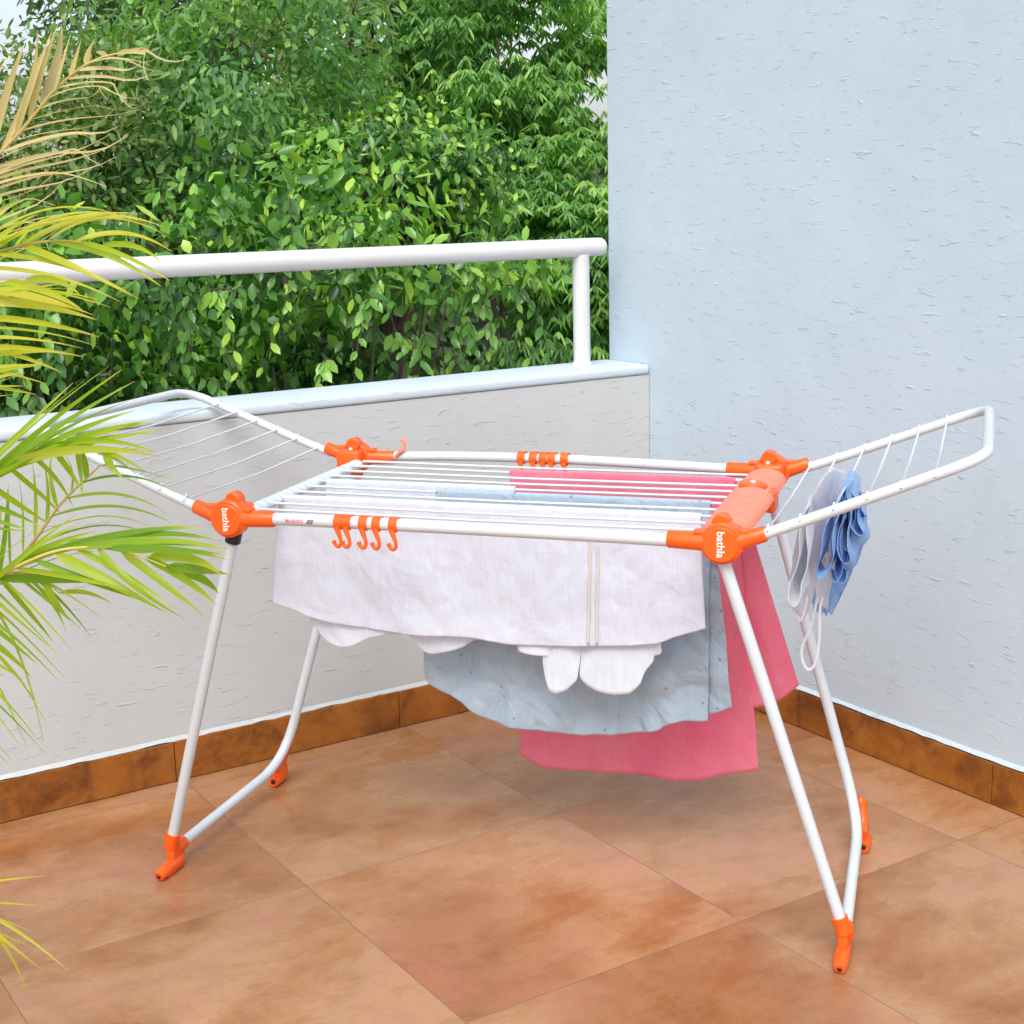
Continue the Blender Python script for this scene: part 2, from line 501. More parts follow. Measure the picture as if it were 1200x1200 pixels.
# ------------------------------------------------------------------ foliage
def leaf_cloud(pos, axis, nrm, L, W, rnd, fold=0.25, curl=0.15):
    """one mesh of leaves: pos, axis (tip direction), nrm (face direction) are (n,3); L, W (n,)"""
    n = len(pos)
    axis = axis/np.linalg.norm(axis, axis=1, keepdims=True)
    side = np.cross(axis, nrm); side /= np.linalg.norm(side, axis=1, keepdims=True)+1e-9
    nn = np.cross(side, axis)
    #        along, side, lift
    T = np.array([(0, 0, 0), (.3, -.42, .0), (.3, .42, .0), (.34, 0, -fold*.5), (.66, -.40, -curl*.3), (.66, .40, -curl*.3), (.68, 0, -fold*.5-curl*.3), (1.0, 0, -curl)])
    F = [(0, 1, 3), (0, 3, 2), (1, 4, 6, 3), (3, 6, 5, 2), (4, 7, 6), (6, 7, 5)]
    V = (pos[:, None, :]+axis[:, None, :]*(T[None, :, 0, None]*L[:, None, None])
         + side[:, None, :]*(T[None, :, 1, None]*W[:, None, None])
         + nn[:, None, :]*(T[None, :, 2, None]*L[:, None, None]*0.6)).reshape(-1, 3)
    loops = np.concatenate([np.array(f) for f in F])
    sizes = np.array([len(f) for f in F])
    m = len(T)
    LI = (loops[None, :]+(np.arange(n)*m)[:, None]).ravel()
    SZ = np.tile(sizes, n)
    ST = np.concatenate([[0], np.cumsum(SZ)[:-1]])
    me = bpy.data.meshes.new('leaves')
    me.vertices.add(len(V)); me.vertices.foreach_set('co', V.ravel())
    me.loops.add(len(LI)); me.loops.foreach_set('vertex_index', LI.astype(np.int32))
    me.polygons.add(len(SZ)); me.polygons.foreach_set('loop_start', ST.astype(np.int32))
    me.polygons.foreach_set('loop_total', SZ.astype(np.int32))
    at_ = me.attributes.new('leaf', 'FLOAT', 'POINT')
    at_.data.foreach_set('value', np.repeat(rnd, m).astype(np.float32))
    me.update()
    me.polygons.foreach_set('use_smooth', np.ones(len(SZ), dtype=bool))
    return me

OUT = -WR_
def unit(v): return v/(np.linalg.norm(v, axis=1, keepdims=True)+1e-9)

def make_tree(name, label, cat, centre, rad, nclump, nleaf, L, W, mat, droop=0.5, clump_r=0.3, rosette=0,
              group=None, shell=0.55, limbs=7, trunk_r=0.09, bright=0.15, seed=1, cut=None, inner_f=.22, strands=0, flat=.62, overhang=None):
    """trunk with tapered limbs + crown of leaf clumps"""
    r = np.random.default_rng(seed)
    base = Vector((centre[0], centre[1], -3.4))
    root = empty(name, base)
    tag(root, label, cat, group)
    c = np.array(centre, float); rad = np.array(rad, float)
    d = unit(r.normal(size=(nclump, 3)))
    rr = shell+(1-shell)*r.random(nclump)**0.6
    inner = r.random(nclump) < inner_f
    rr[inner] *= .55
    cl = c+d*rad*rr[:, None]*(1+.16*r.normal(size=(nclump, 1)))
    if cut is not None: cl = cl[cut(cl)]
    nc = len(cl)
    k = r.integers(0, nc, nleaf)
    off = r.normal(size=(nleaf, 3))*clump_r*np.array([1, 1, flat])
    pos = cl[k]+off
    tone = r.random(nc)
    if overhang:
        # lower growth sits further back and thinner for shade below the spreading top
        zb, hh, dist, keepf = overhang
        f = np.clip((zb-pos[:, 2])/hh, 0, 1); f = f*f*(3-2*f)
        kp = r.random(nleaf) < 1-(1-keepf)*f
        pos = pos+np.array([OUT.x, OUT.y, 0])*(dist*f[:, None])
        pos, k, off = pos[kp], k[kp], off[kp]
    if cut is not None:
        keep = cut(pos); pos = pos[keep]; k = k[keep]; off = off[keep]
    nl = len(pos)
    out = unit(pos-c)
    if rosette:
        m = rosette
        pos = np.repeat(pos, m, 0); out = np.repeat(out, m, 0); kk = np.repeat(k, m)
        ang = (np.tile(np.arange(m), nl)/m*2*np.pi+np.repeat(r.random(nl)*6.28, m))
        rad_d = np.stack([np.cos(ang), np.sin(ang), -droop*(0.7+0.7*r.random(nl*m))], 1)
        ax = unit(rad_d+out*.35)
        nr = unit(np.array([0, 0, 1])+ax*.0+.2*r.normal(size=(nl*m, 3)))
        k = kk
    else:
        ax = unit(out*.55+r.normal(size=(nl, 3))*.65+np.array([0, 0, -droop]))
        nr = unit(out*.8+np.array([0, 0, .55])+r.normal(size=(nl, 3))*.5)
    n = len(pos)
    Ls = L*(.45+.9*r.random(n)); Ws = W*(.55+.75*r.random(n))*(.45+.9*r.random(n))**.25
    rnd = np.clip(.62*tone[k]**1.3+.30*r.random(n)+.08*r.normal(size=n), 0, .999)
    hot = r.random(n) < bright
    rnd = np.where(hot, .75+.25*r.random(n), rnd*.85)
    if overhang:      # light and shade put into leaf tone: top lit, lower leaves shaded
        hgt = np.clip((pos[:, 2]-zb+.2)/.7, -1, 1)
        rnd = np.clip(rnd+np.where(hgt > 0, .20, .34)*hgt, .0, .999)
    bm = bmesh.new()
    if strands:
        # long hanging shoots with leaves set alternately along them
        sp_, sa_, sn_, sl_, sr_ = [], [], [], [], []
        for _ in range(strands):
            th = r.uniform(-2.6, -.4); ph = r.uniform(.15, 1.25)
            p = c+rad*np.array([math.cos(th)*math.cos(ph), math.sin(th)*math.cos(ph), math.sin(ph)])*r.uniform(.95, 1.12)
            if cut is not None and not cut(p[None])[0]: continue
            ln = r.uniform(.25, .75); dirx = r.normal()*.16; diry = -abs(r.normal())*.10
            pts = [p+np.array([dirx*q*ln*2, diry*q*ln, -ln*q*q*.85-.15*ln*q+.06*math.sin(q*3.1)]) for q in np.linspace(0, 1, 9)]
            if cut is not None and not cut(np.array(pts)).all(): continue
            tube(bm, [Vector(q)-base for q in pts], [.0035-.0025*i/8 for i in range(9)], 5)
            nn_ = int(ln/.045); tn = r.random()
            for i in range(nn_):
                q = (i+.5)/nn_; k0 = min(7, int(q*8)); pp = pts[k0]+(pts[k0+1]-pts[k0])*(q*8-k0)
                sp_.append(pp); sgn = 1 if i % 2 else -1
                sa_.append([sgn*.55+r.normal()*.2, -.25+r.normal()*.2, -1.0+r.normal()*.15]); sn_.append([sgn*.5+r.normal()*.3, -1, .35])
                sl_.append(L*r.uniform(.7, 1.15)*(1-.35*q)); sr_.append(min(.99, .12+.5*tn**3+.22*q+.15*r.random()))
        sp_ = np.array(sp_)
        pos = np.concatenate([pos, sp_]); ax = np.concatenate([ax, unit(np.array(sa_))]); nr = np.concatenate([nr, unit(np.array(sn_))])
        Ls = np.concatenate([Ls, sl_]); Ws = np.concatenate([Ws, np.array(sl_)*W/L]); rnd = np.concatenate([rnd, sr_])
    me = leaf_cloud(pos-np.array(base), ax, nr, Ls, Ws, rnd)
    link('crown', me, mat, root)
    zc = c[2]
    top = Vector((0, 0, zc+3.4-rad[2]*.35))
    path = smooth_path([Vector((0, 0, 0)), Vector((.06, .04, top.z*.4)), Vector((-.05, .05, top.z*.75)), top], 5)
    tube(bm, path, [trunk_r*(1-.55*i/(len(path)-1)) for i in range(len(path))], 8)
    for i in range(limbs):
        q = Vector(cl[r.integers(0, nc)])-base
        a = path[int(len(path)*(.45+.5*r.random()))-1]
        mid = a.lerp(q, .5)+Vector((0, 0, -.12*rad[2]*r.random()))
        pp = smooth_path([a, mid, q], 5)
        tube(bm, pp, [trunk_r*.5*(1-.8*j/(len(pp)-1)) for j in range(len(pp))], 6)
        for _ in range(2):
            q2 = q+Vector(r.normal(size=3))*clump_r*1.3
            tube(bm, [mid, mid.lerp(q2, .6), q2], [trunk_r*.22, trunk_r*.15, trunk_r*.06], 5)
    from_bm('trunk', bm, MT['bark'], root, True)
    return root

# outward side of the parapet: nothing may grow through the wall
def outside(P, gap=.35):
    return ((P[:, 0]-CORNER.x)*OUT.x+(P[:, 1]-CORNER.y)*OUT.y) > THK+gap

def w3(px, py, d):
    p = at(px, py, d); return (p.x, p.y, p.z)

# big-leaved hedge shrubs right behind the parapet
G = 'big-leaved shrubs growing just beyond the parapet'
hed = [
  (-60, 640, 5.6, (.85, .7, 1.30), 'leftmost big-leaved green shrub behind the palm fronds, beyond the parapet'),
  (170, 610, 6.1, (.85, .7, 1.22), 'dense big-leaved green shrub behind the left end of the handrail'),
  (370, 560, 6.6, (.88, .75, 1.28), 'glossy big-leaved green shrub behind the middle of the handrail'),
  (530, 600, 7.1, (.58, .7, 1.28), 'big-leaved yellowish green shrub behind the handrail next to its end post'),
]
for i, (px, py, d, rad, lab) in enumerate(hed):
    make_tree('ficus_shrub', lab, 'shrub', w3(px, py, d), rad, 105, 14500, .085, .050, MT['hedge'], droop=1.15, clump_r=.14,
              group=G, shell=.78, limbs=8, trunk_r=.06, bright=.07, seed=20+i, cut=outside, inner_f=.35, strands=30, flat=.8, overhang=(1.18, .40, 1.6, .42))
# trees
make_tree('leafy_tree', 'dark green small-leaved tree above the left part of the handrail', 'tree', w3(262, 140, 9.0), (.82, .8, .85), 52, 9000,
          .075, .038, MT['dark'], .8, .17, seed=31, bright=.1, limbs=9)
make_tree('leafy_tree', 'pale olive tree at the left edge behind the dry palm frond', 'tree', w3(60, 190, 8.4), (.72, .7, .75), 60, 6500,
          .07, .032, MT['olive'], .5, .17, seed=32, limbs=8)
make_tree('leafy_tree', 'olive thin-leaved tree at the top between the dark tree and the feathery one', 'tree', w3(365, 70, 11.0), (.62, .8, 1.0), 34, 3600,
          .085, .03, MT['olive'], .8, .17, seed=33, limbs=9)
make_tree('leafy_tree', 'light green tree with small leaves rising over the middle of the shrubs', 'tree', w3(455, 225, 8.6), (.74, .6, .45), 60, 9000,
          .066, .036, MT['hedge'], .8, .13, seed=34, limbs=6)
make_tree('feathery_tree', 'tall feathery tree with drooping leaf clusters beside the tall wall', 'tree', w3(575, 100, 13.0), (1.22, 1.2, 1.25), 50, 4700,
          .125, .030, MT['pinnate'], 1.0, .20, rosette=8, flat=.45, seed=41, limbs=7, trunk_r=.08, bright=.14)
make_tree('feathery_tree', 'low feathery dark green tree seen between the end post and the tall wall', 'tree', w3(685, 330, 10.5), (.60, .7, 1.0), 60, 3600,
          .105, .027, MT['pinnate'], 1.0, .15, rosette=8, flat=.45, seed=42, limbs=5, bright=.1, trunk_r=.06)
make_tree('feathery_tree', 'feathery tree at the top of the view with sky showing through its crown', 'tree', w3(440, 10, 16.0), (1.35, 1.2, .95), 26, 1500,
          .14, .035, MT['pinnate'], 1.0, .24, rosette=8, flat=.45, seed=43, limbs=12, trunk_r=.12)
make_tree('leafy_tree', 'distant grey green tree in the top left corner behind the dry frond', 'tree', w3(235, 20, 20.0), (1.7, 1.4, .9), 50, 5200,
          .17, .07, MT['far'], .4, .34, seed=51, limbs=12, trunk_r=.14)

# the far wood behind everything: one mass
r = np.random.default_rng(77)
n = 46000
ang = r.uniform(-1.45, .75, n); rad_ = 29+r.uniform(-2.5, 3, n)
X = np.sin(ang)*rad_; Y = np.cos(ang)*rad_
topz = 2.1+.7*np.sin(X*.9)+.45*np.sin(X*2.3+1)+.25*np.sin(X*5.1)
Z = -3.4+(topz+3.4)*r.random(n)**.7
me = leaf_cloud(np.stack([X, Y, Z], 1), unit(r.normal(size=(n, 3))+np.array([0, 0, -.6])), unit(r.normal(size=(n, 3))*.5+np.array([0, -1, .6])),
                .34*(.6+.7*r.random(n)), .2*(.6+.7*r.random(n)), r.random(n))
tag(link('far_wood', me, MT['far']), 'distant green wood behind all the trees', 'wood', kind='stuff')

# ------------------------------------------------------------------ drying rack
RX, RY, RA = 0.0036, 3.0651, -0.3177
rack = empty('drying_rack', (RX, RY, 0), RA)
tag(rack, 'white folding clothes drying rack with orange joints and both wings raised, standing on the tiles', 'drying rack')
E_ = Vector((math.cos(RA), math.sin(RA), 0)); N_ = Vector((-E_.y, E_.x, 0)); RC = Vector((RX, RY, 0))
HW, HZ, HL = 0.3164, 0.838, 0.5007
TR = 0.0117

def rk(px, py, t):
    """(s, z) where the view ray meets the rack's upright plane at depth t"""
    d = AX_F + AX_R*((px-600)/F_PX) - AX_U*((py-600)/F_PX)
    o = Vector((0, 0, EYE))
    k = (t-(o-RC).dot(N_))/d.dot(N_)
    P = o+d*k
    return (P-RC).dot(E_), P.z

# legs: right and left U frames
def leg(sign):
    s0, s1 = sign*0.470, sign*0.735
    pf = (sign*.497, -HW+.012, HZ-.03); pb = (sign*.497, HW-.012, HZ-.03)
    ft = (sign*0.730, -.262, .070); bk = (sign*0.722, .250, .052)
    bm = bmesh.new()
    tube(bm, [pf, ft], TR, 16)
    o1 = from_bm('leg', bm, MT['tube'], rack, True)
    bm = bmesh.new()
    b1 = (sign*0.733, -.225, .045)
    path = round_corner([pb, (sign*.716, .262, .060), b1], [.12], 9)
    tube(bm, path, TR, 16)
    o2 = from_bm('leg', bm, MT['tube'], rack, True)
    return o1, o2
leg(1); leg(-1)

def foot_front(sign):
    # two short sockets (leg tube and floor bar) running into a sloping wedge with a screw hole
    bm = bmesh.new()
    a = Vector((sign*.730, -.262, .070)); up = (Vector((sign*.497, -HW+.012, HZ-.03))-a).normalized()
    tube(bm, [a-up*.012, a+up*.022], [.0165, .0155], 16)
    b = Vector((sign*.733, -.228, .046)); bd = (Vector((sign*.716, .262, .060))-b).normalized()
    tube(bm, [b-bd*.018, b+bd*.016], [.0165, .0155], 16)
    # narrow neck down to a short round heel that lies on the floor and ends in a bevelled tip
    cx = sign*.7315
    box(bm, (cx-.0095, -.272, .012), (cx+.0095, -.222, .062), .004)
    tube(bm, [(cx, -.228, .0155), (cx, -.236, .0160), (cx, -.290, .0155), (cx, -.318, .0135), (cx, -.3215, .0125)], [.0135, .0155, .0150, .0125, .0105], 18)
    box(bm, (cx-.0125, -.300, .002), (cx+.0125, -.232, .012), .003)
    o = from_bm('foot', bm, MT['orange'], rack, True)
    bm = bmesh.new()
    disc(bm, (sign*.7315, -.3213, .0125), (0, 1, 0), .0048, .002, 14, .0005)
    from_bm('screw_hole', bm, MT['black'], o, True)
    return o

def foot_back(sign):
    # sleeve that hugs the outside of the bend, with a short round heel on the floor
    bm = bmesh.new()
    x = sign*(.722+.0035)
    tube(bm, smooth_path([(x-sign*.010, .280, .110), (x-sign*.006, .274, .082), (x-sign*.001, .258, .054), (x, .232, .042)], 4), [.008]+[.0130]*11+[.012], 14)
    tube(bm, [(x+sign*.004, .285, .015), (x+sign*.004, .276, .0155), (x+sign*.004, .232, .0155), (x+sign*.004, .222, .0150)], [.012, .0145, .0145, .0125], 16)
    box(bm, (x-.010, .236, .016), (x+.012, .276, .050), .004)
    o = from_bm('foot', bm, MT['orange'], rack, True)
    bm = bmesh.new()
    disc(bm, (x+sign*.004, .2215, .0165), (0, 1, 0), .006, .003, 14, .0005)
    from_bm('screw_hole', bm, MT['black'], o, True)
for s in (1, -1):
    foot_front(s); foot_back(s)

# long side tubes
bm = bmesh.new()
tube(bm, smooth_path([(-.47, -HW, .829), (-.3, -HW, .8300), (0, -HW, .8295), (.25, -HW, .8285), (.47, -HW, .8265)], 5), .0128, 16)
side_front = from_bm('side_tube', bm, MT['tube'], rack, True)
bm = bmesh.new()
tube(bm, smooth_path([(-.47, HW, .845), (-.25, HW, .8530), (0, HW, .8545), (.25, HW, .8495), (.47, HW, .8440)], 5), .0115, 16)
side_back = from_bm('side_tube', bm, MT['tube'], rack, True)

# wires of the middle section
WT = [.265-.0585*i for i in range(10)]
WZ = [.8425-.0008*i for i in range(10)]
for i, (t, z) in enumerate(zip(WT, WZ)):
    bm = bmesh.new()
    tube(bm, [(-.462, t, z), (-.2, t, z-.0012), (0, t, z-.002), (.2, t, z-.0012), (.462, t, z)], .0030, 8)
    from_bm('wire', bm, MT['tube'], rack, True)

# end bars
def ribbed_bar(sign):
    """curved hood ribbed along its length; right one coral plastic, left one white"""
    bm = bmesh.new()
    n = 266
    rings = []
    for i in range(n+1):
        v = i/n
        t = -HW+.045+(2*HW-.09)*v
        rib = (.0085 if sign > 0 else .004)*abs(math.sin(v*math.pi*18))**.4
        wv = .036+.004*math.sin(v*math.pi) if sign > 0 else .013
        ring = []
        for k in range(13):
            a = math.pi*k/12
            ring.append(bm.verts.new((sign*(.497 if sign > 0 else .478)+sign*math.cos(a)*(wv+rib), t, .833+math.sin(a)*((.020 if sign > 0 else .010)+rib*.9))))
        ring.append(bm.verts.new((sign*((.497 if sign > 0 else .478)-wv+.004), t, .824)))
        ring.append(bm.verts.new((sign*((.497 if sign > 0 else .478)+wv-.004), t, .824)))
        rings.append(ring)
    for i in range(n):
        m = len(rings[0])
        for k in range(m):
            bm.faces.new((rings[i][k], rings[i][(k+1) % m], rings[i+1][(k+1) % m], rings[i+1][k]))
    bm.faces.new(rings[0]); bm.faces.new(rings[-1][::-1])
    return from_bm('end_bar', bm, MT['pinkbar'] if sign > 0 else MT['tube'], rack, True)
eb = ribbed_bar(1)
tag(eb, 'coral pink ribbed bar')
# its round cap in the middle with a screw
bm = bmesh.new()
disc(bm, (.497, .075, .8585), (0.1, 0, 1), .030, .012, 24, .004)
box(bm, (.525, .045, .806), (.546, .105, .850), .006)
cp_ = from_bm('joint_cap', bm, MT['orange'], eb, True)
bm = bmesh.new(); disc(bm, (.497, .075, .8655), (0.1, 0, 1), .0065, .004, 14, .001)
from_bm('screw', bm, MT['screw'], eb, True)

eb2 = ribbed_bar(-1)
tag(eb2, 'white ribbed bar')

def hub(sign, front):
    """round joint: disc facing outwards, arm along the side tube, arm towards the wing"""
    tt = -HW if front else HW
    out = -1 if front else 1
    z0 = .8275 if front else .843
    bm = bmesh.new()
    cx = sign*.502
    disc(bm, (cx, tt-out*.002, z0), (0, 1, 0), .039, .036, 40, .004)
    disc(bm, (cx, tt+out*.017, z0-.001), (0, 1, 0), .033, .006, 40, .002)
    # arm along the side tube
    L = .098
    tube(bm, [(cx-sign*.018, tt, z0), (cx-sign*.045, tt, z0), (cx-sign*L, tt, z0+.0012), (cx-sign*(L+.003), tt, z0+.0012)], [.021, .0172, .0166, .0150], 20)
    box(bm, (cx-sign*.022, tt-.012, z0+.014), (cx-sign*.052, tt+.012, z0+.0225), .003)
    # arm towards the wing (it climbs)
    k = .37
    tube(bm, [(cx+sign*.022, tt, z0+.002), (cx+sign*.050, tt, z0+.010), (cx+sign*.076, tt, z0+.0195), (cx+sign*.079, tt, z0+.0205)], [.020, .0155, .0150, .0135], 18)
    box(bm, (cx+sign*.030, tt-.011, z0+.016), (cx+sign*.050, tt+.011, z0+.0275), .003)
    # clamp block going in towards the bar and a locking tooth on top
    box(bm, (cx-.030, tt-out*.012, z0-.024), (cx+.030, tt-out*.056, z0+.024), .008)
    disc(bm, (cx-sign*.004, tt-out*.018, z0+.034), (0, 1, 0), .017, .030, 24, .003)
    o = from_bm('joint', bm, MT['orange'], rack, True)
    bm = bmesh.new()
    disc(bm, (cx-sign*.004, tt-out*.040, z0+.0262), (0, 0, 1), .0048, .006, 12, .001)
    from_bm('screw', bm, MT['screw'], o, True)
    # socket for the leg
    bm = bmesh.new()
    a = Vector((sign*.497, out*(HW-.012), HZ-.03)); d = (Vector((sign*.730, -.262, .070))-a).normalized() if front else (Vector((sign*.716, .262, .060))-a).normalized()
    if sign < 0 and front:
        tube(bm, [a+d*.006, a+d*.036], [.0165, .0165], 18)
        s_ = from_bm('leg_collar', bm, MT['black'], o, True)
    else:
        tube(bm, [a-d*.01, a+d*.012], [.016, .016], 18)
        s_ = from_bm('leg_collar', bm, MT['orange'], o, True)
    return o

def text_mesh(body, size, mat, parent, mtx, extrude=.0003, name='lettering'):
    cu = bpy.data.curves.new('txt', 'FONT')
    cu.body = body; cu.size = size; cu.extrude = extrude
    cu.align_x = 'CENTER'; cu.align_y = 'CENTER'
    cu.offset = size*.012
    tmp = bpy.data.objects.new('txt', cu)
    C.objects.link(tmp)
    dg = bpy.context.evaluated_depsgraph_get()
    me = bpy.data.meshes.new_from_object(tmp.evaluated_get(dg))
    bpy.data.objects.remove(tmp)
    me.transform(mtx)
    me.materials.clear()
    return link(name, me, mat, parent)

hubs = {}
for s in (1, -1):
    for f in (True, False):
        hubs[(s, f)] = hub(s, f)
for s in (1, -1):
    # letters run downwards on the outer disc
    m_ = Matrix.Translation((s*.502-(0 if s > 0 else 0), -HW-.0205, .8275)) @ Matrix.Rotation(math.radians(90), 4, 'X') @ Matrix.Rotation(math.radians(-90), 4, 'Z')
    text_mesh('bathla', .0205, MT['white_text'], hubs[(s, True)], m_)
# printed label on the front tube
lab = empty('x'); bpy.data.objects.remove(lab)
bm = bmesh.new()
for i in range(9):
    pass
bm.free()
m_ = Matrix.Translation((-.353, -HW-.0129, .8300)) @ Matrix.Rotation(math.radians(90), 4, 'X')
text_mesh('Mobidry', .0115, MT['pink_text'], side_front, m_ @ Matrix.Rotation(math.radians(2), 4, 'Z'), name='printed_label')
m_ = Matrix.Translation((-.317, -HW-.0129, .8320)) @ Matrix.Rotation(math.radians(90), 4, 'X')
text_mesh('cloth', .0065, MT['dark_text'], side_front, m_, name='printed_label')
m_ = Matrix.Translation((-.319, -HW-.0129, .8275)) @ Matrix.Rotation(math.radians(90), 4, 'X')
text_mesh('dryer', .0065, MT['dark_text'], side_front, m_, name='printed_label')

# wings: bent tube + wires
def wing_z(s): return .846+.385*(s-.575)
def wing(sign):
    bm = bmesh.new()
    P = [(sign*.570, -HW, .843), (sign*.66, -HW, wing_z(.66)), (sign*.955, -HW, wing_z(.955)+.008),
         (sign*.955, HW, wing_z(.955)+.004), (sign*.66, HW, wing_z(.66)+.004), (sign*.570, HW, .851)]
    path = round_corner(P, [.05, .075, .075, .05], 9)
    tube(bm, path, .0102, 16)
    w = from_bm('wing_frame', bm, MT['tube'], rack, True)
    ss = [.585, .642, .700, .757, .814, .870] if sign > 0 else [.600, .655, .708, .762, .815, .865]
    for q in ss:
        bm = bmesh.new()
        z = wing_z(q)+.004
        pts = [(sign*q, -HW-.011, z), (sign*q, -HW, z+.0105), (sign*q, -HW+.011, z+.002), (sign*q, 0, z-.003), (sign*q, HW-.011, z+.004), (sign*q, HW, z+.0125), (sign*q, HW+.011, z+.002)]
        tube(bm, pts, .0024, 7)
        from_bm('wire', bm, MT['tube'], rack, True)
wing(1); wing(-1)

# S hooks clipped on the side tubes
def hook(s, t, z, flip, wide=.0085):
    bm = bmesh.new()
    # band around the tube
    n = 20; R0, R1 = .0132, .0158
    rings = []
    for i in range(n+1):
        a = math.radians(-60+i*(300/n))
        ring = [bm.verts.new((s+x*wide, t-math.cos(a)*R, z+math.sin(a)*R)) for x, R in ((-1, R0), (-1, R1), (1, R1), (1, R0))]
        rings.append(ring)
    for i in range(n):
        for k in range(4):
            bm.faces.new((rings[i][k], rings[i][(k+1) % 4], rings[i+1][(k+1) % 4], rings[i+1][k]))
    bm.faces.new(rings[0]); bm.faces.new(rings[-1][::-1])
    # hook, lies in the plane of the tube
    yy = t-.0145
    f = -1 if flip else 1
    pts = [(s-f*.002, yy, z-.006), (s+f*.003, yy-.001, z-.020), (s+f*.007, yy-.002, z-.030), (s+f*.0075, yy-.002, z-.040), (s+f*.001, yy-.002, z-.0465), (s-f*.0055, yy-.002, z-.041), (s-f*.0075, yy-.002, z-.034)]
    pp = smooth_path(pts, 4)
    tube(bm, pp, [.0062-.0022*min(1, i/8) for i in range(len(pp)-3)]+[.0046, .0052, .0046], 8)
    return from_bm('hanger_hook', bm, MT['orange'], rack, True)
for px, fl in ((398.5, True), (408.5, False), (427.5, False), (443, False), (462.5, False)):
    s, _ = rk(px, 612, -HW)
    hook(s, -HW, .8298, False)
for px in (612, 626, 637.5, 647.5, 662.5):
    s, _ = rk(px, 535, HW)
    hook(s, HW, .8548, False, .0090)
# upright pink clip at the end of the rear left arm
bm = bmesh.new()
s, z = rk(471, 531, HW)
tube(bm, smooth_path([(s-.012, HW-.013, z-.008), (s, HW-.014, z+.004), (s+.010, HW-.010, z+.014), (s+.008, HW-.006, z+.030), (s+.002, HW-.004, z+.034)], 4), .0046, 8)
o = from_bm('hanger_hook', bm, MT['pinkbar'], rack, True); tag(o, 'coral pink clip turned upwards')

# ------------------------------------------------------------------ laundry
def interp_poly(P, u):
    """point at parameter u (0..1) along a polyline by length"""
    d = [0]
    for a, b in zip(P, P[1:]): d.append(d[-1]+math.hypot(b[0]-a[0], b[1]-a[1]))
    x = u*d[-1]
    for i in range(len(P)-1):
        if x <= d[i+1]+1e-9:
            f = (x-d[i])/max(1e-9, d[i+1]-d[i])
            return tuple(P[i][k]+(P[i+1][k]-P[i][k])*f for k in range(len(P[0])))
    return P[-1]

def folds(seed, nf, amp):
    r = random.Random(seed)
    comp = [(r.uniform(.6, 1.0)*nf*(1+.7*i), r.uniform(0, 6.28), r.uniform(.5, 1)/(1+.6*i), r.uniform(-1.6, 1.6)) for i in range(5)]
    def f(u, v):
        return amp*sum(a*math.sin(fr*u*6.28+ph+sk*v) for fr, ph, a, sk in comp)/2.2
    return f

from mathutils import noise as mnoise
def crumple(s, t, z, amp, sc=9.0, seed=0):
    p = Vector((s*sc+seed, t*sc*.5, z*sc*.8))
    a = mnoise.noise(p); b = mnoise.noise(p*2.3+Vector((5, 2, 9)))
    return amp*((1-abs(a)*2.2)*.6+(1-abs(b)*2.2)*.32-.45)

def hang(name, wire_t, wire_z, top, front, back, mat, seed, nf=3.0, amp=.010, parent=None, nu=110, nv=60, R=.0052, lift=0.0, off=0.0, thick=.0014, back_amp=None, crum=.006):
    """cloth folded over a wire: top=(s0,s1); front/back = bottom edges as (s,z) polylines (None: no panel)"""
    fF = folds(seed, nf, amp); fB = folds(seed+50, nf*1.1, back_amp if back_amp is not None else amp)
    rows = []
    def sm(x): return x*x*(3-2*x)
    if back:
        for j in range(nv, 0, -1): rows.append(('B', j/nv))
    for j in range(0, 7): rows.append(('T', j/6))
    if front:
        for j in range(1, nv+1): rows.append(('F', j/nv))
    bm = bmesh.new()
    grid = []
    for kind, v in rows:
        line = []
        for i in range(nu+1):
            u = i/nu
            s_top = top[0]+(top[1]-top[0])*u
            zt = wire_z+lift
            if kind == 'T':
                a = math.pi*v
                line.append(bm.verts.new((s_top, wire_t+off+math.cos(a)*R, zt+math.sin(a)*R)))
            else:
                bs, bz = interp_poly(front if kind == 'F' else back, u)
                fn = fF if kind == 'F' else fB
                k = sm(min(1, v*1.6))
                dsp = fn(u, v)*k*(.35+.65*v)
                sgn = -1 if kind == 'F' else 1
                sgap = .004*k
                z_0 = zt+(bz-zt)*v
                dsp += crumple(s_top+(bs-s_top)*v, 0, z_0, crum, 9.0, seed)*min(1, v*4)
                s_ = s_top+(bs-s_top)*v+fn(u+.13, v*1.3)*.35*k
                z_ = zt+(bz-zt)*v
                if v > .985: z_ += .0
                line.append(bm.verts.new((s_, wire_t+off+sgn*(R+sgap)+dsp, z_)))
        grid.append(line)
    for a, b in zip(grid, grid[1:]):
        for i in range(nu):
            bm.faces.new((a[i], a[i+1], b[i+1], b[i]))
    inv = None
    o = from_bm(name, bm, mat, parent, True)
    md = o.modifiers.new('cloth_thickness', 'SOLIDIFY'); md.thickness = thick; md.offset = 0
    if parent is None:
        o.location = (RX, RY, 0); o.rotation_euler = (0, 0, RA)
    return o

def pl(pts, t): return [(p.x, p.y) for p in smooth_path([(*rk(x, y, t), 0) for x, y in pts], 5)]

# pink towel over the second wire from the back
t = WT[1]
o = hang('pink_cloth', t, WZ[1], (rk(598, 550, t)[0], rk(862, 560, t)[0]),
         pl([(611, 886), (640, 899), (690, 905), (750, 908), (805, 915), (850, 908), (889, 904)], t-.01),
         pl([(700, 800), (790, 822), (860, 828), (882, 827), (909, 821), (937, 802)], t+.02),
         MT['pink'], 3, 2.4, .010, crum=.004)
tag(o, 'thin bright pink cloth folded over the back wires, its hem the lowest of the laundry', 'cloth', 'laundry drying on the rack')

